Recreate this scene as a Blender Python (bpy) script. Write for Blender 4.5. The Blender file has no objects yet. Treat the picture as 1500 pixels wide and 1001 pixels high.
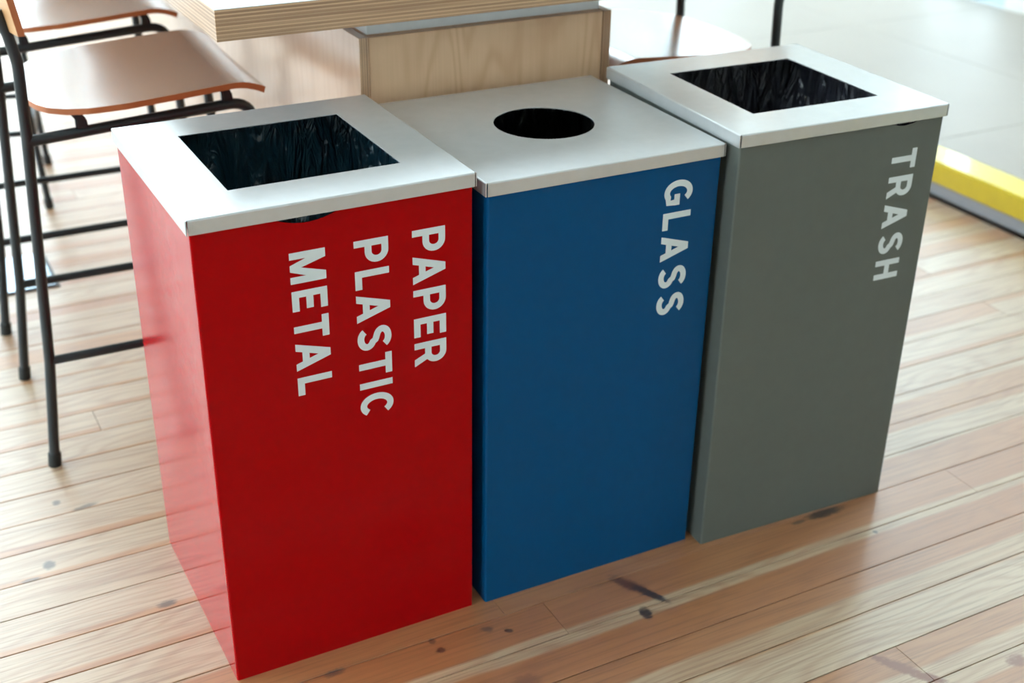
import bpy, bmesh, math, random
from mathutils import Vector, Matrix
PI = math.pi
random.seed(7)
scn = bpy.context.scene
COL = scn.collection

# ------------------------------------------------------------------ camera
CAM_F_PX = 1899.5
cam_d = bpy.data.cameras.new('camera')
cam = bpy.data.objects.new('camera', cam_d)
COL.objects.link(cam)
cam.location = (-0.3986, -1.7279, 1.5678)
cam.rotation_euler = (1.0900, -0.0142, -0.4865)
cam_d.sensor_width = 36.0
cam_d.lens = CAM_F_PX / 1500 * 36.0
cam_d.clip_start = 0.05
cam_d.dof.use_dof = True
cam_d.dof.focus_distance = 2.05
cam_d.dof.aperture_fstop = 3.2
scn.camera = cam

# ------------------------------------------------------------------ world (overcast daylight) and exposure
world = bpy.data.worlds.new('overcast_sky')
scn.world = world
world.use_nodes = True
bg = world.node_tree.nodes['Background']
bg.inputs[0].default_value = (0.78, 0.90, 1.0, 1)
bg.inputs[1].default_value = 8.3
vs = scn.view_settings
vs.view_transform = 'Standard'
vs.look = 'None'
vs.gamma = 1.0
vs.exposure = 0.0
vs.use_curve_mapping = False

# ------------------------------------------------------------------ mesh helpers
class MB:
    def __init__(self):
        self.v = []; self.f = []
    def add(self, verts, faces):
        o = len(self.v)
        self.v += [tuple(p) for p in verts]
        self.f += [tuple(i + o for i in fc) for fc in faces]
    def box(self, x0, x1, y0, y1, z0, z1):
        self.add([(x0,y0,z0),(x1,y0,z0),(x1,y1,z0),(x0,y1,z0),(x0,y0,z1),(x1,y0,z1),(x1,y1,z1),(x0,y1,z1)],
                 [(3,2,1,0),(4,5,6,7),(0,1,5,4),(1,2,6,5),(2,3,7,6),(3,0,4,7)])
    def tube(self, pts, r, seg=14, cap=True):
        pts = [Vector(p) for p in pts]
        n = len(pts)
        rings = []
        t0 = (pts[1] - pts[0]).normalized()
        up = Vector((0,0,1)) if abs(t0.z) < .9 else Vector((1,0,0))
        nrm = t0.cross(up).normalized()
        for i, p in enumerate(pts):
            if i == 0: t = pts[1] - pts[0]
            elif i == n-1: t = pts[-1] - pts[-2]
            else: t = (pts[i+1]-p).normalized() + (p-pts[i-1]).normalized()
            t.normalize()
            nrm = (nrm - t * nrm.dot(t)).normalized()
            b = t.cross(nrm)
            rr = r[i] if isinstance(r, (list, tuple)) else r
            rings.append([p + (nrm*math.cos(2*PI*k/seg) + b*math.sin(2*PI*k/seg))*rr for k in range(seg)])
        vs_ = [q for ring in rings for q in ring]
        fs = []
        for i in range(n-1):
            for k in range(seg):
                a = i*seg+k; b_ = i*seg+(k+1) % seg
                fs.append((a, b_, b_+seg, a+seg))
        if cap:
            fs.append(tuple(reversed(range(seg))))
            fs.append(tuple(range((n-1)*seg, n*seg)))
        self.add(vs_, fs)
    def extrude_poly(self, poly, d):
        """poly: list of 3D points (planar), d: extrusion vector"""
        n = len(poly); d = Vector(d)
        vs_ = [Vector(p) for p in poly] + [Vector(p)+d for p in poly]
        fs = [tuple(reversed(range(n))), tuple(range(n, 2*n))]
        for i in range(n):
            j = (i+1) % n
            fs.append((i, j, j+n, i+n))
        self.add(vs_, fs)
    def mesh(self, name, bevel=0, bevel_seg=2, smooth=False, merge=False):
        me = bpy.data.meshes.new(name)
        me.from_pydata(self.v, [], self.f)
        bm = bmesh.new(); bm.from_mesh(me)
        if merge: bmesh.ops.remove_doubles(bm, verts=bm.verts, dist=1e-5)
        bmesh.ops.recalc_face_normals(bm, faces=bm.faces)
        if bevel:
            es = [e for e in bm.edges if len(e.link_faces) == 2 and e.calc_face_angle(0) > .6]
            bmesh.ops.bevel(bm, geom=es, offset=bevel, segments=bevel_seg, affect='EDGES', clamp_overlap=True)
        bm.to_mesh(me); bm.free()
        if smooth:
            for p in me.polygons: p.use_smooth = True
            me.set_sharp_from_angle(angle=math.radians(40))
        me.update()
        return me
    def build(self, name, mat, parent=None, **kw):
        return link(name, self.mesh(name, **kw), mat, parent)

def link(name, me, mat, parent=None):
    o = bpy.data.objects.new(name, me)
    COL.objects.link(o)
    if mat is not None and not me.materials: me.materials.append(mat)
    if parent: o.parent = parent
    return o
def empty(name, loc=(0,0,0), rz=0):
    o = bpy.data.objects.new(name, None)
    o.empty_display_size = .1
    COL.objects.link(o)
    o.location = loc; o.rotation_euler = (0,0,rz)
    return o
def tag(o, label=None, cat=None, group=None, kind=None):
    if label: o['label'] = label
    if cat: o['category'] = cat
    if group: o['group'] = group
    if kind: o['kind'] = kind
    return o
def copy_tree(o, parent=None):
    c = o.copy(); COL.objects.link(c); c.parent = parent
    for ch in list(o.children):
        copy_tree(ch, c)
    return c
def fillet(pts, rad, seg=6):
    """round the inner corners of a polyline"""
    pts = [Vector(p) for p in pts]
    out = [pts[0]]
    for i in range(1, len(pts)-1):
        a, b, c = pts[i-1], pts[i], pts[i+1]
        u = (a-b); w = (c-b)
        r = rad[i-1] if isinstance(rad, (list, tuple)) else rad
        ang = u.angle(w)
        d = min(r/math.tan(ang/2), u.length*.49, w.length*.49)
        p0 = b + u.normalized()*d; p1 = b + w.normalized()*d
        for k in range(seg+1):
            t = k/seg
            out.append((1-t)**2*p0 + 2*t*(1-t)*b + t*t*p1)
    out.append(pts[-1])
    return out

# ------------------------------------------------------------------ materials
def srgb(r, g, b):
    f = lambda c: (c/255/12.92 if c/255 <= .04045 else ((c/255+.055)/1.055)**2.4)
    return (f(r), f(g), f(b), 1)
class NT:
    def __init__(self, name):
        self.m = bpy.data.materials.new(name); self.m.use_nodes = True
        self.t = self.m.node_tree; self.n = self.t.nodes; self.l = self.t.links
        self.b = self.n['Principled BSDF']
    def node(self, typ, ins=None, **props):
        nd = self.n.new(typ)
        for k, v in props.items(): setattr(nd, k, v)
        for k, v in (ins or {}).items(): self.set(nd.inputs[k], v)
        return nd
    def set(self, sock, v):
        if isinstance(v, bpy.types.NodeSocket): self.l.new(v, sock)
        else: sock.default_value = v
    def math(self, op, a, b=None, c=None, clamp=False):
        nd = self.node('ShaderNodeMath', operation=op, use_clamp=clamp)
        for i, v in enumerate((a, b, c)):
            if v is not None: self.set(nd.inputs[i], v)
        return nd.outputs[0]
    def mix(self, fac, a, b, mode='MIX'):
        nd = self.node('ShaderNodeMix', data_type='RGBA', blend_type=mode)
        self.set(nd.inputs[0], fac); self.set(nd.inputs[6], a); self.set(nd.inputs[7], b)
        return nd.outputs[2]
    def ramp(self, fac, stops):
        nd = self.node('ShaderNodeValToRGB')
        el = nd.color_ramp.elements
        while len(el) < len(stops): el.new(.5)
        for e, (p, c) in zip(el, stops):
            e.position = p; e.color = c if len(c) == 4 else (*c, 1)
        self.set(nd.inputs[0], fac)
        return nd.outputs[0]
    def smooth(self, x, a, b):
        nd = self.node('ShaderNodeMapRange', interpolation_type='SMOOTHSTEP')
        self.set(nd.inputs[0], x); nd.inputs[1].default_value = a; nd.inputs[2].default_value = b
        return nd.outputs[0]
    def noise(self, vec, scale, detail=3, rough=.5, dist=0):
        nd = self.node('ShaderNodeTexNoise')
        self.set(nd.inputs['Vector'], vec)
        nd.inputs['Scale'].default_value = scale; nd.inputs['Detail'].default_value = detail
        nd.inputs['Roughness'].default_value = rough; nd.inputs['Distortion'].default_value = dist
        return nd.outputs['Fac']
    def scale(self, vec, s, off=None):
        nd = self.node('ShaderNodeVectorMath', operation='MULTIPLY')
        self.set(nd.inputs[0], vec); nd.inputs[1].default_value = s
        if off is None: return nd.outputs[0]
        n2 = self.node('ShaderNodeVectorMath', operation='ADD')
        self.l.new(nd.outputs[0], n2.inputs[0]); self.set(n2.inputs[1], off)
        return n2.outputs[0]
    def out(self, **ins):
        for k, v in ins.items(): self.set(self.b.inputs[k.replace('_', ' ')], v)
        return self.m
    def bump(self, h, strength, dist=.001):
        nd = self.node('ShaderNodeBump')
        nd.inputs['Strength'].default_value = strength; nd.inputs['Distance'].default_value = dist
        self.set(nd.inputs['Height'], h)
        return nd.outputs[0]

def mat_plain(name, col, rough=.5, metal=0, fine=0.0, spec=.5, coat=0):
    t = NT(name)
    g = t.node('ShaderNodeNewGeometry').outputs['Position']
    n = t.noise(g, 40, 3)
    c = t.mix(n, tuple(x*.94 for x in col[:3])+(1,), tuple(min(1, x*1.06) for x in col[:3])+(1,))
    t.out(Base_Color=c, Roughness=rough, Metallic=metal, Specular_IOR_Level=spec, Coat_Weight=coat)
    if fine:
        h = t.noise(g, 900, 2)
        t.out(Normal=t.bump(h, fine, .0004))
    return t.m

def mat_planks():
    t = NT('pine_planks')
    oi = t.node('ShaderNodeObjectInfo')
    sep = t.node('ShaderNodeSeparateColor'); t.l.new(oi.outputs['Color'], sep.inputs[0])
    tone, sap, seed = sep.outputs[0], sep.outputs[1], sep.outputs[2]
    pos = t.node('ShaderNodeNewGeometry').outputs['Position']
    tc = t.node('ShaderNodeTexCoord').outputs['Object']
    so = t.node('ShaderNodeSeparateXYZ'); t.l.new(tc, so.inputs[0])
    v = t.math('DIVIDE', so.outputs[1], .0985)
    off = t.node('ShaderNodeCombineXYZ')
    t.l.new(t.math('MULTIPLY', seed, 37.0), off.inputs[0]); t.l.new(t.math('MULTIPLY', seed, 91.0), off.inputs[2])
    p = t.node('ShaderNodeVectorMath', operation='ADD'); t.l.new(pos, p.inputs[0]); t.l.new(off.outputs[0], p.inputs[1])
    P = p.outputs[0]
    # sapwood band along one edge
    s = t.math('MULTIPLY_ADD', sap, 2.0, -1.0)
    sg = t.math('SIGN', s); sa = t.math('ABSOLUTE', s)
    nlow = t.noise(t.scale(P, (1.1, 5, 1)), 1.0, 2)
    e = t.math('MULTIPLY', v, sg)
    e = t.math('SUBTRACT', e, t.math('MULTIPLY_ADD', sa, -1.0, .5))
    e = t.math('ADD', e, t.math('MULTIPLY_ADD', nlow, .30, -.15))
    band = t.smooth(e, -.05, .05)
    # growth rings: stretched, wandering bands
    warp = t.noise(t.scale(P, (1.3, 7, 1)), 1.0, 2, .5)
    rc = t.math('MULTIPLY_ADD', warp, 26.0, t.math('MULTIPLY', v, 5.0))
    ring = t.math('SINE', t.math('MULTIPLY', rc, 3.6))
    ring = t.math('MULTIPLY_ADD', ring, .5, .5)
    ring = t.math('POWER', ring, 2.2)
    grain = t.noise(t.scale(P, (4, 240, 1)), 1.0, 4, .7)
    blot = t.noise(t.scale(P, (2.2, 9, 1)), 1.0, 4, .6)
    heart = t.mix(tone, srgb(164, 100, 54), srgb(190, 142, 96))
    sapc = t.mix(tone, srgb(186, 154, 118), srgb(196, 172, 142))
    c = t.mix(band, heart, sapc)
    c = t.mix(t.math('MULTIPLY', ring, .34), c, srgb(150, 92, 52))
    c = t.mix(t.math('MULTIPLY', t.smooth(grain, .46, .66), .50), c, srgb(116, 68, 38))
    c = t.mix(t.math('MULTIPLY', t.smooth(blot, .52, .8), .40), c, srgb(140, 84, 50))
    # knots
    vo = t.node('ShaderNodeTexVoronoi', {'Vector': t.scale(P, (1.15, 4.3, 1)), 'Scale': 1.0, 'Randomness': 1.0})
    kd = t.math('ADD', vo.outputs['Distance'], t.math('MULTIPLY_ADD', t.noise(t.scale(P, (25, 60, 1)), 1.0, 2), .06, -.03))
    kn = t.math('SUBTRACT', 1.0, t.smooth(kd, .025, .075))
    c = t.mix(t.math('MULTIPLY', kn, .75), c, srgb(70, 38, 22))
    # specks, scratches and dirt
    sp = t.noise(t.scale(pos, (60, 110, 1)), 1.0, 3, .6)
    c = t.mix(t.math('MULTIPLY', t.smooth(sp, .70, .80), .5), c, srgb(70, 50, 36))
    # individual stains and scars of this floor (x, y, half length, half width, angle, colour, strength)
    spx = t.node('ShaderNodeSeparateXYZ'); t.l.new(pos, spx.inputs[0])
    wob = t.math('MULTIPLY_ADD', t.noise(t.scale(pos, (60, 160, 1)), 1.0, 5, .75), 2.6, -1.3)
    D = srgb(46, 24, 14); Rr = srgb(128, 66, 36); G = srgb(58, 48, 42)
    for (sx, sy, la, lb, an, cc, st) in [
        (.757, -.082, .052, .016, -63, srgb(92, 46, 24), .95), (.776, -.120, .044, .010, -63, D, 1.0),
        (.737, -.163, .020, .013, 80, D, 1.0), (1.25, -.060, .055, .014, 0, D, 1.0), (1.18, -.062, .02, .006, 0, D, .8),
        (1.058, -.49, .06, .015, -60, Rr, 1.0), (1.085, -.535, .04, .013, -50, Rr, 1.0), (1.30, -.160, .006, .006, 0, D, .8),
        (-.223, .486, .014, .016, 0, G, .8), (-.17, .696, .010, .010, 0, G, .75), (-.119, .656, .03, .008, 8, G, .7),
        (-.05, .266, .022, .010, 0, G, .8), (-.263, .454, .022, .006, 0, G, .7), (.162, -.052, .022, .010, 5, G, .75),
        (.349, -.054, .008, .009, 0, D, .8), (.352, -.083, .010, .008, 0, D, .85), (.452, -.070, .009, .012, 60, G, .6),
        (.486, -.091, .006, .010, 50, D, .8), (1.26, -.575, .025, .016, 0, Rr, .9), (.45, -.225, .03, .02, 0, srgb(110, 62, 36), .6)]:
        ca, sn = math.cos(math.radians(an)), math.sin(math.radians(an))
        dx = t.math('SUBTRACT', spx.outputs[0], sx); dy = t.math('SUBTRACT', spx.outputs[1], sy)
        a = t.math('ADD', t.math('MULTIPLY', dx, ca/la), t.math('MULTIPLY', dy, sn/la))
        b = t.math('ADD', t.math('MULTIPLY', dx, -sn/lb), t.math('MULTIPLY', dy, ca/lb))
        d2 = t.math('ADD', t.math('MULTIPLY', a, a), t.math('MULTIPLY', b, b))
        m = t.math('SUBTRACT', 1.0, t.smooth(t.math('ADD', d2, wob), .15, 1.25))
        c = t.mix(t.math('MULTIPLY', m, st), c, cc)
    rg = t.math('MULTIPLY_ADD', blot, .16, .32)
    rg = t.math('ADD', rg, t.math('MULTIPLY', grain, .06))
    h = t.math('ADD', grain, t.math('MULTIPLY', blot, 1.5))
    t.out(Base_Color=c, Roughness=rg, Specular_IOR_Level=.8, Normal=t.bump(h, .10, .0008), Coat_Weight=1.0, Coat_Roughness=.38, Coat_IOR=1.9)
    return t.m

def mat_ply_face(name, axis, base, dark, rough=.4, k=1.0, st=.5, coat=0):
    """veneer face; axis = grain direction 'X','Y' or 'Z'"""
    t = NT(name)
    pos = t.node('ShaderNodeNewGeometry').outputs['Position']
    lo, hi = .9*k, 7*k
    sc = {'X': (lo, hi, hi), 'Y': (hi, lo, hi), 'Z': (hi, hi, lo)}[axis]
    warp = t.noise(t.scale(pos, sc), 1.0, 2, .45)
    ring = t.math('SINE', t.math('MULTIPLY', warp, 95.0))
    ring = t.math('POWER', t.math('MULTIPLY_ADD', ring, .5, .5), 2.0)
    fs = {'X': (7, 300, 300), 'Y': (300, 7, 300), 'Z': (300, 300, 7)}[axis]
    gr = t.noise(t.scale(pos, fs), 1.0, 3, .6)
    bl = t.noise(pos, 5, 3)
    c = t.mix(t.math('MULTIPLY', ring, st*.6), base, dark)
    c = t.mix(t.math('MULTIPLY', gr, st*.6), c, dark)
    c = t.mix(t.math('MULTIPLY', t.smooth(bl, .4, .75), .3), c, dark)
    t.out(Base_Color=c, Roughness=rough, Coat_Weight=coat, Coat_Roughness=.16, Coat_IOR=1.85)
    return t.m

def mat_ply_edge(name, axis, n_per_m=300, light=srgb(200, 160, 122), dark=srgb(88, 58, 40)):
    """laminated plywood edge, plies stacked along axis"""
    t = NT(name)
    pos = t.node('ShaderNodeNewGeometry').outputs['Position']
    s = t.node('ShaderNodeSeparateXYZ'); t.l.new(pos, s.inputs[0])
    z = s.outputs[{'X': 0, 'Y': 1, 'Z': 2}[axis]]
    u = t.math('MULTIPLY', z, n_per_m)
    idx = t.math('FLOOR', u); fr = t.math('FRACT', u)
    wn = t.node('ShaderNodeTexWhiteNoise', noise_dimensions='1D'); t.l.new(idx, wn.inputs['W'])
    line = t.math('SUBTRACT', 1.0, t.smooth(fr, .0, .22))
    strk = {'X': (2, 12, 12), 'Y': (12, 2, 12), 'Z': (5, 5, 260)}[axis]
    st = t.noise(t.scale(pos, strk), 1.0, 3)
    par = t.math('GREATER_THAN', t.math('MODULO', idx, 2.0), .5)
    amt = t.math('MULTIPLY_ADD', wn.outputs['Value'], .55, .15)
    c = t.mix(t.math('MULTIPLY', par, amt), light, srgb(122, 82, 54))
    wide = t.noise(t.scale(pos, {'X': (45, .4, .4), 'Y': (.4, 45, .4), 'Z': (.4, .4, 45)}[axis]), 1.0, 1)
    c = t.mix(t.math('MULTIPLY', t.smooth(wide, .50, .62), .50), c, srgb(132, 88, 58))
    c = t.mix(t.math('MULTIPLY', t.smooth(st, .45, .7), .35), c, srgb(120, 84, 58))
    c = t.mix(t.math('MULTIPLY', line, .75), c, dark)
    t.out(Base_Color=c, Roughness=.40, Coat_Weight=.8, Coat_Roughness=.25)
    return t.m

def mat_bag(name, col):
    t = NT(name)
    pos = t.node('ShaderNodeNewGeometry').outputs['Position']
    h = t.noise(t.scale(pos, (30, 30, 8)), 1.0, 3, .55, 1.5)
    t.out(Base_Color=col, Roughness=.30, Specular_IOR_Level=.9, Normal=t.bump(h, 1.0, .035))
    return t.m

def mat_concrete(name, a, b, rough=.5):
    t = NT(name)
    pos = t.node('ShaderNodeNewGeometry').outputs['Position']
    n1 = t.noise(pos, 1.7, 5, .6); n2 = t.noise(pos, 60, 3)
    f = t.math('ADD', t.math('MULTIPLY', n1, .75), t.math('MULTIPLY', n2, .25))
    t.out(Base_Color=t.mix(f, a, b), Roughness=rough, Normal=t.bump(n2, .08, .001))
    return t.m

def mat_glass(name):
    t = NT(name)
    tr = t.node('ShaderNodeBsdfTransparent'); tr.inputs[0].default_value = (.95, .98, .97, 1)
    gl = t.node('ShaderNodeBsdfGlossy'); gl.inputs['Roughness'].default_value = .02
    mx = t.node('ShaderNodeMixShader')
    mx.inputs[0].default_value = .05; t.l.new(tr.outputs[0], mx.inputs[1]); t.l.new(gl.outputs[0], mx.inputs[2])
    t.l.new(mx.outputs[0], t.n['Material Output'].inputs[0])
    return t.m

M = dict(
    planks=mat_planks(),
    sub=mat_plain('dark_subfloor', srgb(36, 26, 20), .95),
    wall=mat_plain('white_plaster', srgb(226, 225, 220), .8),
    ceil=mat_plain('white_ceiling', srgb(232, 232, 230), .8),
    alu=mat_plain('pale_aluminium', srgb(196, 214, 224), .35, .1),
    glass=mat_glass('window_glass'),
    conc=mat_concrete('pale_concrete', srgb(162, 154, 146), srgb(180, 172, 162), .5),
    pave=mat_concrete('outside_paving', srgb(150, 150, 146), srgb(176, 175, 170), .7),
    yellow=mat_plain('yellow_nosing', srgb(234, 210, 56), .36, 0, .15, .6, .6),
    riser=mat_plain('grey_white_riser', srgb(176, 182, 192), .4),
    red=mat_plain('red_powder_coat', (.35, .0001, .0010, 1), .13, 0, .05, .12),
    blue=mat_plain('blue_powder_coat', (.0003, .058, .165, 1), .26, 0, .05, .14),
    grey=mat_plain('grey_powder_coat', (.108, .119, .105, 1), .36, 0, .05, .22),
    silver=mat_plain('silver_lid_paint', (.56, .57, .57, 1), .27, .55, .03),
    white=mat_plain('white_vinyl_lettering', srgb(206, 214, 214), .5),
    bag_teal=mat_bag('dark_bin_liner', (.006, .040, .060, 1)),
    bag_black=mat_bag('black_bin_liner', (.030, .030, .040, 1)),
    bag_shade=mat_bag('shade_black_bin_liner', (.006, .006, .009, 1)),  # shade inside the round hole put into this liner's extra dark colour
    steel=mat_plain('black_steel_tube', (.010, .015, .018, 1), .36, .0, .05),
    rubber=mat_plain('black_rubber', (.008, .010, .010, 1), .6),
    seat=mat_ply_face('seat_veneer', 'X', srgb(172, 118, 82), srgb(134, 84, 54), .24, 1, .5, 1.0),
    seat_back=mat_ply_face('backrest_veneer', 'Y', srgb(214, 168, 120), srgb(176, 126, 84), .4, 1, .5),
    seat_edge=mat_plain('seat_edge_wood', srgb(166, 92, 50), .45),
    birch_z=mat_ply_face('birch_panel', 'Z', srgb(222, 184, 148), srgb(180, 134, 96), .42, 1, .6),
    birch_side=mat_ply_face('birch_side_panel', 'Z', srgb(196, 158, 126), srgb(166, 124, 92), .34, 1, .4, .6),
    ply_z=mat_ply_edge('tabletop_ply_edge', 'Z', 300),
    ply_x=mat_ply_edge('panel_ply_edge', 'X', 420),
    laminate=mat_plain('white_laminate', srgb(224, 226, 226), .25),
    plate=mat_plain('brushed_steel_plate', srgb(190, 205, 218), .22, .8),
)

# ------------------------------------------------------------------ the room
XL, XR, YF, YB, ZC = -3.3, 4.70, -4.6, 6.2, 5.4
YW = -2.2      # the side walls are glazed from here to the back, solid further forward
PLAT_X, PLAT_Z = 2.79, .12
m = MB(); m.box(XL-.1, PLAT_X, YF-.1, YB+.1, -.12, -.022)
floor = tag(m.build('floor', M['sub']), kind='structure')

# planks: 0.0995 m pitch, running along X
PITCH, Y0 = .0995, -.148
def plank_mesh():
    m = MB(); w, h, ch = .0973/2, .022, .0004
    prof = [(-w, -h), (w, -h), (w, -ch), (w-ch*1.2, 0), (-w+ch*1.2, 0), (-w, -ch)]
    m.extrude_poly([(0, a, b) for a, b in prof], (1, 0, 0))
    return m.mesh('plank')
pm = plank_mesh(); pm.materials.append(M['planks'])
known = {0: [.58, 1.60], 11: [-.023, .8], -1: [-.9, 2.3], -2: [-.5, 2.1], -3: [-.7, 2.4], -4: [.1, 1.09], -5: [.3], 1: [.5, 1.95]}
for k in range(2, 15):
    if k != 11: known[k] = [.45 + .37*((k*7) % 5)/4]        # board ends that lie hidden behind the bins
tones = {0: (.22, .42), -1: (.22, .60), -2: (.35, .28), -3: (.95, .02), -4: (.50, .32), -5: (.45, .7), 1: (.40, .54)}
rng = random.Random(11)
far = MB()
x_lo, x_hi = XL, PLAT_X - .012
k_lo = math.floor((YF - Y0)/PITCH); k_hi = math.ceil((YB - Y0)/PITCH)
for k in range(k_lo, k_hi):
    yc = Y0 + (k+.5)*PITCH
    near = -12 <= k <= 46
    js = list(known.get(k, []))
    cuts = [x_lo]
    x = x_lo + rng.uniform(.5, 2.6)
    while x < x_hi - .4:
        if all(abs(x-j) > .9 for j in js) and not (-7 <= k <= 16 and -.75 < x < 1.9): cuts.append(x)
        x += rng.uniform(1.7, 3.3)
    cuts = sorted(cuts + js) + [x_hi]
    for a, b in zip(cuts[:-1], cuts[1:]):
        # only boards that the photograph can show are single objects
        if near and b > -1.5:
            o = bpy.data.objects.new('plank', pm); COL.objects.link(o); o.parent = floor
            o.location = (a + .0006, yc, rng.uniform(-.0002, .0002)); o.scale = (b - a - .0012, 1, 1)
            o.rotation_euler = (rng.uniform(-.0035, .0035), 0, 0)
            tn = tones.get(k, (rng.uniform(.3, 1), rng.choice([rng.uniform(.0, .35), rng.uniform(.6, 1)])))
            if 1 < k < 18 and b < 1.3: tn = (rng.uniform(.7, 1), rng.uniform(.88, 1))  # boards left of the bins paler: floor glare put into their colour
            o.color = (min(1, max(0, tn[0] + rng.uniform(-.08, .08))), tn[1], rng.random(), 1)
        else:
            far.box(a + .0006, b - .0006, yc - .0492, yc + .0492, -.021, 0)
fp = far.build('distant_planks', M['planks'], floor); fp['kind'] = 'stuff'; fp.color = (.7, .75, .3, 1)

# raised concrete platform with yellow nosing
m = MB(); m.box(PLAT_X+.10, XR+.1, YF-.1, YB+.1, -.12, PLAT_Z-.03)
plat = tag(m.build('floor_platform', M['conc']), kind='structure')
ys = [YF] + [-2.8, -1.4, 0.0, 1.405, 2.81, 4.2, 5.6] + [YB]
for a, b in zip(ys[:-1], ys[1:]):
    for x0, x1 in ((PLAT_X+.132, 3.82), (3.82, XR)):
        m = MB(); m.box(x0+.0012, x1-.0012, a+.0012, b-.0012, PLAT_Z-.03, PLAT_Z)
        m.build('slab', M['conc'], plat, bevel=.002, bevel_seg=1)
m = MB(); m.box(PLAT_X, PLAT_X+.132, YF, YB, .047, PLAT_Z+.002)
tag(m.build('trim_1', M['yellow'], bevel=.006), kind='structure')
m = MB(); m.box(PLAT_X+.008, PLAT_X+.10, YF, YB, .006, .047)
tag(m.build('trim_2', M['riser']), kind='structure')

# walls with tall glazing, ceiling, wall behind the camera
m = MB(); m.box(XL-.2, XR+.2, YF-.2, YB+.2, ZC, ZC+.15)
tag(m.build('ceiling', M['ceil']), kind='structure')
m = MB(); m.box(XL-.2, XR+.2, YF-.2, YF, -.12, ZC)
tag(m.build('wall_front', M['wall']), kind='structure')
def glazed_wall(side, n_win, idx0):
    z0, z1 = (.30, 5.0) if side != 'right' else (PLAT_Z+.11, 5.0)
    zb = 0 if side != 'right' else PLAT_Z
    if side == 'back':  a0, a1 = XL, XR;  put = lambda m, a, b, d0, d1, c, d: m.box(a, b, YB+d0, YB+d1, c, d)
    if side == 'left':  a0, a1 = YW, YB;  put = lambda m, a, b, d0, d1, c, d: m.box(XL-d1, XL-d0, a, b, c, d)
    if side == 'right': a0, a1 = YW, YB;  put = lambda m, a, b, d0, d1, c, d: m.box(XR+d0, XR+d1, a, b, c, d)
    pier = {'back': .16, 'left': .55, 'right': 1.5}[side]  # unseen piers, widened on the left and right to hold back daylight and glare
    w = (a1-a0)/n_win
    m = MB()
    put(m, a0, a1, 0, .2, -.12, z0 if side != 'right' else zb); put(m, a0, a1, 0, .2, z1, ZC)
    for i in range(n_win+1):
        c = a0 + i*w
        put(m, max(a0, c-pier/2), min(a1, c+pier/2), 0, .2, z0 if side != 'right' else zb, z1)
    if side != 'back':
        a1_ = a0; a0_ = YF
        put(m, a0_, a1_, 0, .2, -.12, ZC)
    tag(m.build('wall_'+side, M['wall']), kind='structure')
    for i in range(n_win):
        b0, b1 = a0+i*w+pier/2, a0+(i+1)*w-pier/2
        f = .05
        m = MB()
        zz = z0 if side != 'right' else zb
        sill = f if side != 'right' else .11
        put(m, b0, b1, .02, .10, zz, zz+sill); put(m, b0, b1, .02, .10, z1-f, z1)
        put(m, b0, b0+f, .02, .10, zz+sill, z1-f); put(m, b1-f, b1, .02, .10, zz+sill, z1-f)
        wn = tag(m.build('window_%d' % (idx0+i), M['alu']), kind='structure')
        mid = (b0+b1)/2
        m = MB(); put(m, mid-.025, mid+.025, .03, .09, zz+sill, z1-f); m.build('mullion', M['alu'], wn)
        for p0, p1 in ((b0+f, mid-.025), (mid+.025, b1-f)):
            m = MB(); put(m, p0, p1, .055, .061, zz+sill, z1-f); m.build('pane', M['glass'], wn)
    return idx0 + n_win
i = glazed_wall('back', 4, 1)
i = glazed_wall('left', 4, i)
i = glazed_wall('right', 4, i)
m = MB(); m.box(-60, 60, -60, 60, -.5, -.15)
tag(m.build('ground', M['pave']), kind='structure')

# ------------------------------------------------------------------ lettering: strokes on a unit cap height
SW = .20
def arc(cx, cy, rx, ry, a0, a1, n=14):
    return [(cx + rx*math.cos(math.radians(a0+(a1-a0)*i/n)), cy + ry*math.sin(math.radians(a0+(a1-a0)*i/n))) for i in range(n+1)]
h = SW/2
def bowl(w, y0, y1):
    r = (y1-y0)/2
    return [(h, y1)] + arc(w-h-r*.95, (y0+y1)/2, r*.95, r, 90, -90, 14) + [(h, y0)]
GLY = {   # width, strokes (centre lines) ; 'poly' = straight polygons
 'P': (.70, [[(h, 0), (h, 1)], bowl(.70, .41, 1-h)], []),
 'R': (.74, [[(h, 0), (h, 1)], bowl(.70, .43, 1-h)], [[(.33, .43), (.55, .43), (.75, 0), (.52, 0)]]),
 'E': (.60, [[(h, 0), (h, 1)], [(h, h), (.60, h)], [(h, .5), (.55, .5)], [(h, 1-h), (.60, 1-h)]], []),
 'L': (.56, [[(h, 0), (h, 1)], [(h, h), (.56, h)]], []),
 'T': (.66, [[(.33, 0), (.33, 1)], [(0, 1-h), (.66, 1-h)]], []),
 'I': (.20, [[(h, 0), (h, 1)]], []),
 'H': (.70, [[(h, 0), (h, 1)], [(.70-h, 0), (.70-h, 1)], [(h, .5), (.70-h, .5)]], []),
 'A': (.84, [[(.20, .29), (.64, .29)]], [[(0, 0), (.22, 0), (.53, 1), (.31, 1)], [(.84, 0), (.62, 0), (.31, 1), (.53, 1)]]),
 'M': (.90, [[(h, 0), (h, 1)], [(.90-h, 0), (.90-h, 1)]], [[(.0, 1), (.25, 1), (.54, 0), (.36, 0)], [(.90, 1), (.65, 1), (.36, 0), (.54, 0)]]),
 'C': (.76, [arc(.38, .5, .38-h, .5-h+.01, 42, 318, 30)], []),
 'G': (.80, [arc(.39, .5, .39-h, .5-h+.01, 45, 300, 30) + [(.70, .16), (.70, .46)], [(.44, .46), (.80, .46)]], []),
 'S': (.70, [arc(.35, .735, .25, .175, 22, 265, 18)[:-1] + [(.35, .545), (.40, .525)] + arc(.35, .275, .25, .185, 78, -158, 18)[1:]], []),
}
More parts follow.
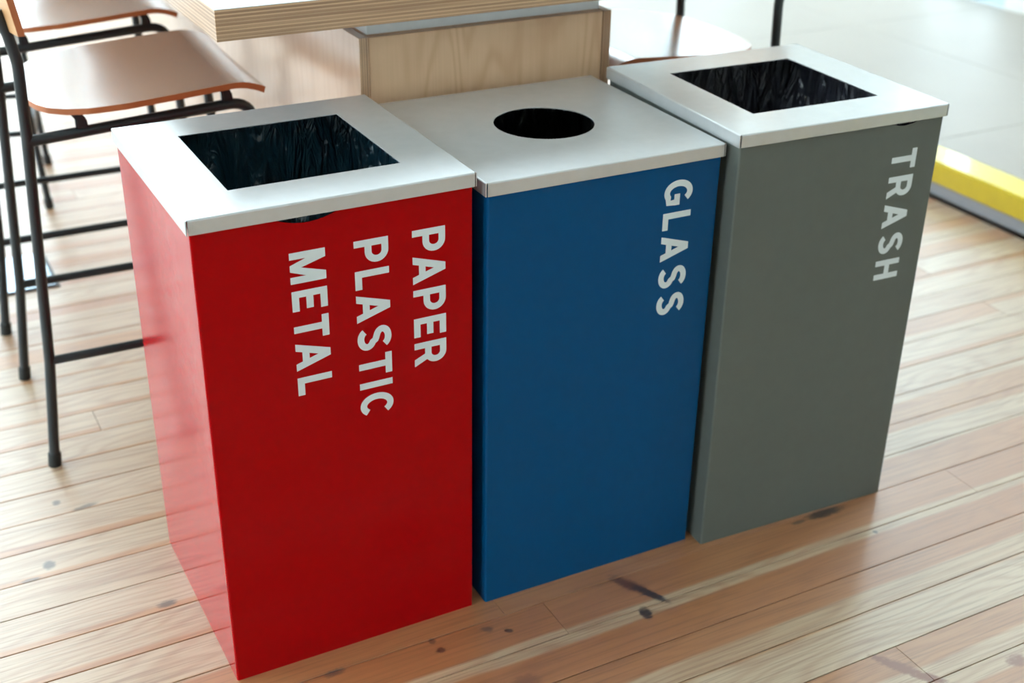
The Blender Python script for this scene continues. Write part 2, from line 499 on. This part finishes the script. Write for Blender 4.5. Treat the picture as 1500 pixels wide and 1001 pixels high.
def stroke_faces(pts, w):
    pts = [Vector((a, b)) for a, b in pts]
    L, R_ = [], []
    n = len(pts)
    for i, p in enumerate(pts):
        if i == 0: t = pts[1]-p
        elif i == n-1: t = p-pts[-2]
        else: t = (pts[i+1]-p).normalized() + (p-pts[i-1]).normalized()
        t.normalize()
        nn = Vector((-t.y, t.x))
        L.append(p+nn*w/2); R_.append(p-nn*w/2)
    return [[R_[i], R_[i+1], L[i+1], L[i]] for i in range(n-1)]
def word(mb, text, x_base, z_top, length, cap, yf):
    """letters turned a quarter clockwise: their tops point to +X, the word runs downwards"""
    kern = {'PA': -.10, 'TA': -.13, 'LA': -.03, 'ST': -.02, 'RA': -.03, 'TR': 0}
    ws = [GLY[c][0] for c in text]
    ks = [kern.get(text[i:i+2], 0) for i in range(len(text)-1)]
    gap = (length/cap - sum(ws) - sum(ks))/(len(text)-1)
    s = 0
    for i, ch in enumerate(text):
        w, strokes, polys = GLY[ch]
        quads = []
        for li, st in enumerate(strokes):
            for q in stroke_faces(st, SW): quads.append((q, li))
        for pi_, q in enumerate(polys): quads.append(([Vector(p) for p in q], 10+pi_))
        for q, layer in quads:
            d = .00025 + .00004*(layer % 10) + (.00012 if layer >= 10 else 0)
            m_pts = [(x_base + p.y*cap, yf - d, z_top - (s + p.x)*cap) for p in q]
            nrm = (Vector(m_pts[1])-Vector(m_pts[0])).cross(Vector(m_pts[2])-Vector(m_pts[0]))
            if nrm.y > 0: m_pts.reverse()
            o = len(mb.v); mb.v += m_pts; mb.f.append(tuple(range(o, o+4)))
        s += w + gap + (ks[i] if i < len(ks) else 0)

# ------------------------------------------------------------------ bins
W = .4645
TH = .0016
def make_lid(H, opening, mat, parent):
    """opening: ('rect', inset x, inset front, inset back) or ('round', cx, cy, r); folded sheet with open corners"""
    m = MB(); t = .0235; r = .0028; seg = 5
    prof = [(-r, 0)] + [(-r + r*math.sin(a), -r + r*math.cos(a)) for a in [PI/2*(i+1)/seg for i in range(seg)]] + [(0, -t), (-TH, -t)]
    prof += [(-r + (r-TH)*math.sin(a), -r + (r-TH)*math.cos(a)) for a in [PI/2*(1-i/seg) for i in range(seg+1)]]
    for side in range(4):
        g = .0036 if side % 2 == 0 else .0008
        ang = side*PI/2
        Rm = Matrix.Rotation(ang, 3, 'Z')
        poly = [Rm @ Vector((-W/2+g, -(W/2+a), b)) for a, b in prof]
        d = Rm @ Vector((W-2*g, 0, 0))
        poly = [p + Vector((W/2, W/2, H)) for p in poly]
        m.extrude_poly(poly, d)
    # top plate with a hole
    e = .0028
    if opening[0] == 'rect':
        _, ax, b1, b2 = opening
        inner = []
        x0, x1, y0, y1 = ax, W-ax, b1, W-b2
        n = 16
        for i in range(n): inner.append((x0+(x1-x0)*i/n, y0))
        for i in range(n): inner.append((x1, y0+(y1-y0)*i/n))
        for i in range(n): inner.append((x1-(x1-x0)*i/n, y1))
        for i in range(n): inner.append((x0, y1-(y1-y0)*i/n))
    else:
        _, cx, cy, rr = opening
        n = 16
        inner = [(cx+rr*math.cos(2*PI*i/(4*n)-PI*.75), cy+rr*math.sin(2*PI*i/(4*n)-PI*.75)) for i in range(4*n)]
    outer = []
    a, b = e, W-e
    for i in range(n): outer.append((a+(b-a)*i/n, a))
    for i in range(n): outer.append((b, a+(b-a)*i/n))
    for i in range(n): outer.append((b-(b-a)*i/n, b))
    for i in range(n): outer.append((a, b-(b-a)*i/n))
    N = 4*n
    vs_ = [(p[0], p[1], H) for p in outer] + [(p[0], p[1], H) for p in inner] + [(p[0], p[1], H-TH) for p in outer] + [(p[0], p[1], H-TH) for p in inner]
    fs = []
    for i in range(N):
        j = (i+1) % N
        fs += [(i, j, N+j, N+i), (2*N+j, 2*N+i, 3*N+i, 3*N+j), (N+i, N+j, 3*N+j, 3*N+i), (j, i, 2*N+i, 2*N+j)]
    m.add(vs_, fs)
    return m.build('lid', mat, parent)

def make_body(H, ox, oy, mat, parent, notch=None):
    """sheet-metal box without top, rounded upright corners, optional finger notch in the rim of the front"""
    r, th = .004, .0015
    x0, x1, y0, y1 = ox, W-ox, oy, W-oy
    zt = H - .004
    def ring(ins):
        rr = r-ins if ins < r else .0008
        out = []
        for cx, cy, a0 in ((x1-r, y0+r, -90), (x1-r, y1-r, 0), (x0+r, y1-r, 90), (x0+r, y0+r, 180)):
            for i in range(5):
                a = math.radians(a0 + 90*i/4)
                out.append((cx+rr*math.cos(a), cy+rr*math.sin(a)))
        return out
    def with_front(rg):
        # subdivide the front edge (from last point to first point) for the notch
        n = 40
        A, B = rg[-1], rg[0]
        return rg + [(A[0]+(B[0]-A[0])*i/n, A[1]+(B[1]-A[1])*i/n) for i in range(1, n)]
    o_, i_ = with_front(ring(0)), with_front(ring(th))
    N = len(o_)
    def top(p):
        if notch and p[1] < y0 + .01:
            u = (p[0]-notch[0])/(notch[1]-notch[0])
            if 0 < u < 1: return min(zt, notch[2] + (H-.018-notch[2])*(2*u-1)**2)
        return zt
    vs_ = [(p[0], p[1], 0) for p in o_] + [(p[0], p[1], top(p)) for p in o_] + [(p[0], p[1], top(q)) for p, q in zip(i_, o_)] + [(p[0], p[1], .004) for p in i_]
    fs = []
    for i in range(N):
        j = (i+1) % N
        for a in range(3): fs.append((a*N+i, a*N+j, (a+1)*N+j, (a+1)*N+i))
    fs.append(tuple(range(N))); fs.append(tuple(range(3*N, 4*N)))
    m = MB(); m.add(vs_, fs)
    return m.build('body', mat, parent)

def make_liner(H, mat, seed, amp):
    """plastic bag hanging inside the bin, pleated by its own weight"""
    rg = random.Random(seed)
    NU, NV = 168, 34
    hs = W/2 - .012
    waves = [(rg.randint(5, 34), rg.uniform(0, 6.28), rg.uniform(-5, 5), rg.uniform(.25, 1)) for _ in range(14)]
    vs_, fs = [], []
    depth = H - .04
    for v in range(NV+1):
        tv = v/NV
        for u in range(NU):
            a = 2*PI*u/NU
            c, s = math.cos(a), math.sin(a)
            k = 1/max(abs(c), abs(s))
            k = min(k, 1.30)
            d = 0
            for f, ph, sl, w in waves: d += w*math.sin(f*a + ph + sl*tv*2)
            d = abs(d)/3.2
            pull = amp*(.25 + 1.6*min(1, tv*2.2)) * d + .10*max(0, tv-.15)**1.5*.5
            rr = hs*k*(1 - pull)
            vs_.append((W/2 + rr*c, W/2 + rr*s, H - .004 - depth*tv + .004*math.sin(3*a+seed)*(tv > .02)))
    for v in range(NV):
        for u in range(NU):
            a = v*NU+u; b = v*NU+(u+1) % NU
            fs.append((a, b, b+NU, a+NU))
    o = len(vs_)
    vs_.append((W/2, W/2, H-.004-depth+.01))
    for u in range(NU): fs.append((NV*NU+u, NV*NU+(u+1) % NU, o))
    m = MB(); m.add(vs_, fs)
    return m.build('bin_liner', mat, None, smooth=True)

def make_bin(name, loc, rz, H, mat, opening, words, label, cat, liner, liner_label, notch, seed, amp):
    b = empty(name, loc, rz)
    tag(b, label, cat, 'sorting bins in a row')
    make_lid(H, opening, M['silver'], b)['label'] = 'silver sheet-metal lid with %s opening' % ('a square' if opening[0] == 'rect' else 'a round')
    ox, oy = .005, .0045
    body = make_body(H, ox, oy, mat, b, notch)
    for text, xb, zt, ln in words:
        mb = MB(); word(mb, text, xb, zt, ln, .0575, oy)
        me = bpy.data.meshes.new('lettering'); me.from_pydata(mb.v, [], mb.f); me.update()
        o = link('lettering', me, M['white'], body)
        o['label'] = 'white upright lettering reading %s' % text
    ln = make_liner(H, liner, seed, amp)
    ln.location = loc; ln.rotation_euler = (0, 0, rz)
    tag(ln, liner_label, 'bin liner', 'bin liners')
    return b

make_bin('recycling_bin', (0, 0, 0), 0, .86, M['red'], ('rect', .0905, .0925, .0900),
    [('PAPER', .3525, .779, .243), ('PLASTIC', .2545, .779, .318), ('METAL', .1505, .779, .247)],
    'red metal bin lettered PAPER PLASTIC METAL, nearest the stools', 'recycling bin',
    M['bag_teal'], 'dark liner bag inside the red bin', (.120, .245, .8245), 3, .055)
make_bin('recycling_bin', (.4783, -.0041, 0), -.0099, .8401, M['blue'], ('round', .2313, .2332, .0909),
    [('GLASS', .3455, .786, .257)],
    'blue metal bin lettered GLASS with a round hole in its lid', 'recycling bin',
    M['bag_shade'], 'added black liner bag, unseen, darkening the round hole of the blue bin', None, 5, .06)  # liner added unseen so that the round hole goes black
make_bin('trash_bin', (.9482, -.0374, 0), -.0378, .862, M['grey'], ('rect', .0905, .0925, .0900),
    [('TRASH', .350, .784, .263)],
    'dark grey metal bin lettered TRASH at the end of the row', 'trash bin',
    M['bag_black'], 'wrinkled black liner bag inside the grey bin', (.325, .412, .8305), 8, .085)

# ------------------------------------------------------------------ long bar table on a plywood plinth
TX0, TX1, TY0, TY1, TZ0, TZ1 = .184, 1.30, .42, 4.1, .997, 1.052
BX0, BX1, BY0, BY1, BZ = .4705, 1.0165, .50, 4.0, .954
tb = empty('bar_table', ((BX0+BX1)/2, (BY0+BY1)/2, 0))
tag(tb, 'long plywood bar table with white top and layered edge behind the bins', 'table')
off = -tb.location
def tpart(name, mat, x0, x1, y0, y1, z0, z1, bevel=.001):
    m = MB(); m.box(x0+off.x, x1+off.x, y0+off.y, y1+off.y, z0, z1)
    return m.build(name, mat, tb, bevel=bevel, bevel_seg=1)
tt = tpart('tabletop', M['ply_z'], TX0, TX1, TY0, TY1, TZ0, TZ1-.0015, .0006)
tt['label'] = 'thick tabletop of layered plywood'
m = MB(); m.box(TX0+off.x, TX1+off.x, TY0+off.y, TY1+off.y, TZ1-.0015, TZ1)
m.build('laminate_surface', M['laminate'], tt)['label'] = 'white laminate surface'
ap = tpart('apron', M['laminate'], BX0+.024, BX1-.016, BY0+.022, BY1-.02, BZ-.01, TZ0)
ap['label'] = 'white apron under the tabletop'
PT = .018
for x0, x1 in ((BX0, BX0+PT), (BX1-PT, BX1)):
    s = tpart('side_panel', M['birch_side'], x0, x1, BY0+.002, BY1, 0, BZ)
    m = MB(); m.box(x0+off.x, x1+off.x, BY0+off.y-.0005, BY0+off.y+.0025, .0, BZ)
    m.build('edge_strip', M['ply_x'], s)
tpart('end_panel', M['birch_z'], BX0+PT+.0008, BX1-PT-.0008, BY0+.0015, BY0+.018, 0, BZ-.001)
tpart('end_panel', M['birch_z'], BX0+PT+.0008, BX1-PT-.0008, BY1-.018, BY1, 0, BZ-.001)
tpart('top_panel', M['birch_z'], BX0+PT+.0008, BX1-PT-.0008, BY0+.018, BY1-.018, BZ-.02, BZ-.0005)

# ------------------------------------------------------------------ bar stools (local +X faces the table)
def seat_half(x):
    pts = [(-.190, .0), (-.186, .08), (-.176, .13), (-.160, .168), (-.13, .202), (-.09, .226), (-.02, .240), (.08, .240), (.18, .236), (.266, .232)]
    if x <= pts[0][0]: return 0
    for (a, p), (b, q) in zip(pts[:-1], pts[1:]):
        if x <= b: return p + (q-p)*(x-a)/(b-a)
    return pts[-1][1]
def make_stool():
    root = empty('bar_stool')
    ST, RB = M['steel'], M['rubber']
    R = .0112
    for s in (-1, 1):
        y = s*.215
        # leg at the back: splayed, running up past the seat to carry the backrest
        yt = s*.197
        pts = [(-.264, y, .004), (-.2385, s*.209, .25), (-.209, yt, .74), (-.204, yt, .88), (-.213, yt, .935), (-.226, yt, .984)]
        m = MB(); m.tube(fillet(pts, [.2, .2, .12, .12], 5), R)
        lg = m.build('leg', ST, root, smooth=True)
        m = MB(); m.tube([(-.2643, y, 0), (-.2612, y, .030), (-.2610, y, .032)], [.0140, .0140, .0118]); m.build('foot_cap', RB, lg, smooth=True)
        # leg at the front bends over into the rail under the seat
        pts = [(.285, y, .004), (.243, yt, .7545), (-.208, yt, .7259)]
        m = MB(); m.tube(fillet(pts, .05, 8), R)
        lg = m.build('leg', ST, root, smooth=True)
        m = MB(); m.tube([(.2853, y, 0), (.2835, y, .030), (.2834, y, .032)], [.0140, .0140, .0118]); m.build('foot_cap', RB, lg, smooth=True)
        m = MB(); m.tube([(-.238, s*.209, .25), (.271, s*.209, .25)], .0098); m.build('stretcher', ST, root, smooth=True)
        for bx in (-.105, .19):
            m = MB()
            dz = .0635*bx + .010; y = yt
            m.extrude_poly([(bx-.010, y-.008, .735+dz), (bx+.014, y-.008, .735+dz), (bx+.012, y-.008, .756+dz), (bx-.002, y-.008, .771+dz), (bx-.020, y-.008, .771+dz), (bx-.010, y-.008, .756+dz)], (0, .016, 0))
            m.build('bracket', ST, root, bevel=.003)
    m = MB(); m.tube([(.272, -.209, .232), (.272, .209, .232)], .0098); m.build('footrest', ST, root, smooth=True)
    # moulded plywood seat
    NX, NY = 60, 40
    x0, x1 = -.1895, .266
    def zt(x, y):
        z = .790 + .0635*x
        z += -.004*math.exp(-((x+.03)/.16)**2)*math.exp(-(y/.20)**2)
        z += .004*(y/.25)**2
        if x > .195: z -= 4.2*(x-.195)**2
        return z
    top, bot = [], []
    for i in range(NX+1):
        u = i/NX
        x = x0 + (x1-x0)*u**1.6
        hw = max(seat_half(x), .02)
        for j in range(NY+1):
            y = hw*(2*j/NY-1)
            z = zt(x, y)
            top.append((x, y, z)); bot.append((x - (0 if x < .2 else .004), y, z-.0125))
    n = NY+1
    fs_t = [(i*n+j, (i+1)*n+j, (i+1)*n+j+1, i*n+j+1) for i in range(NX) for j in range(NY)]
    o = len(top)
    fs_b = [tuple(o+k for k in reversed(f)) for f in fs_t]
    loop = [j for j in range(n)] + [i*n+NY for i in range(1, NX+1)] + [NX*n+j for j in reversed(range(NY))] + [i*n for i in reversed(range(1, NX))]
    rim = [(loop[k], loop[(k+1) % len(loop)], o+loop[(k+1) % len(loop)], o+loop[k]) for k in range(len(loop))]
    m = MB(); m.add(top+bot, fs_t+fs_b)
    st = m.build('seat', M['seat'], root, smooth=True)
    m = MB(); m.add(top+bot, rim)
    m.build('seat_edge', M['seat_edge'], st, smooth=True, merge=True)
    # curved backrest on the inner side of the tubes
    NB = 28
    fr, bk = [], []
    for i in range(NB+1):
        y = -.250 + .5*i/NB
        for k in range(9):
            z = .944 + .19*k/8
            cx = -.188 - .030*(1-(y/.25)**2) - .15*(z-.944)
            fr.append((cx, y, z)); bk.append((cx-.0125, y, z))
    n = 9; o = len(fr)
    fs_f = [(i*n+j, (i+1)*n+j, (i+1)*n+j+1, i*n+j+1) for i in range(NB) for j in range(8)]
    fs_k = [tuple(o+k for k in reversed(f)) for f in fs_f]
    loop = [j for j in range(n)] + [i*n+8 for i in range(1, NB+1)] + [NB*n+j for j in reversed(range(8))] + [i*n for i in reversed(range(1, NB))]
    rim = [(loop[k], loop[(k+1) % len(loop)], o+loop[(k+1) % len(loop)], o+loop[k]) for k in range(len(loop))]
    m = MB(); m.add(fr+bk, fs_f+fs_k)
    br = m.build('backrest', M['seat_back'], root, smooth=True)
    m = MB(); m.add(fr+bk, rim)
    m.build('backrest_edge', M['seat_edge'], br, smooth=True, merge=True)
    return root
proto = make_stool()
for idx, (x, y, rz, label) in enumerate([
    (.124, 1.056, -.02, 'wooden bar stool on black tube legs, nearest the red bin'),
    (.128, 1.756, -.01, 'wooden bar stool on black tube legs, second from the red bin'),
    (-.116, 2.663, math.radians(-9.7), 'bar stool pulled back at the far left, only black legs showing'),
    (1.376, .862, PI, 'wooden bar stool across the table, behind the grey bin')]):
    o = proto if idx == 0 else copy_tree(proto)
    o.location = (x, y, 0); o.rotation_euler = (0, 0, rz)
    tag(o, label, 'bar stool', 'bar stools along the table')

# ------------------------------------------------------------------ floor plate under the stools
fpl = empty('floor_plate', (-.09, 1.91, 0))
tag(fpl, 'shiny pale metal plate lying on the floor between the stools', 'floor plate')
m = MB(); m.box(-.127, .127, -.125, .125, .0005, .006); m.build('cover', M['plate'], fpl, bevel=.003)
m = MB(); m.box(-.134, .134, -.132, .132, .0005, .0035); m.build('rim', M['steel'], fpl, bevel=.001)
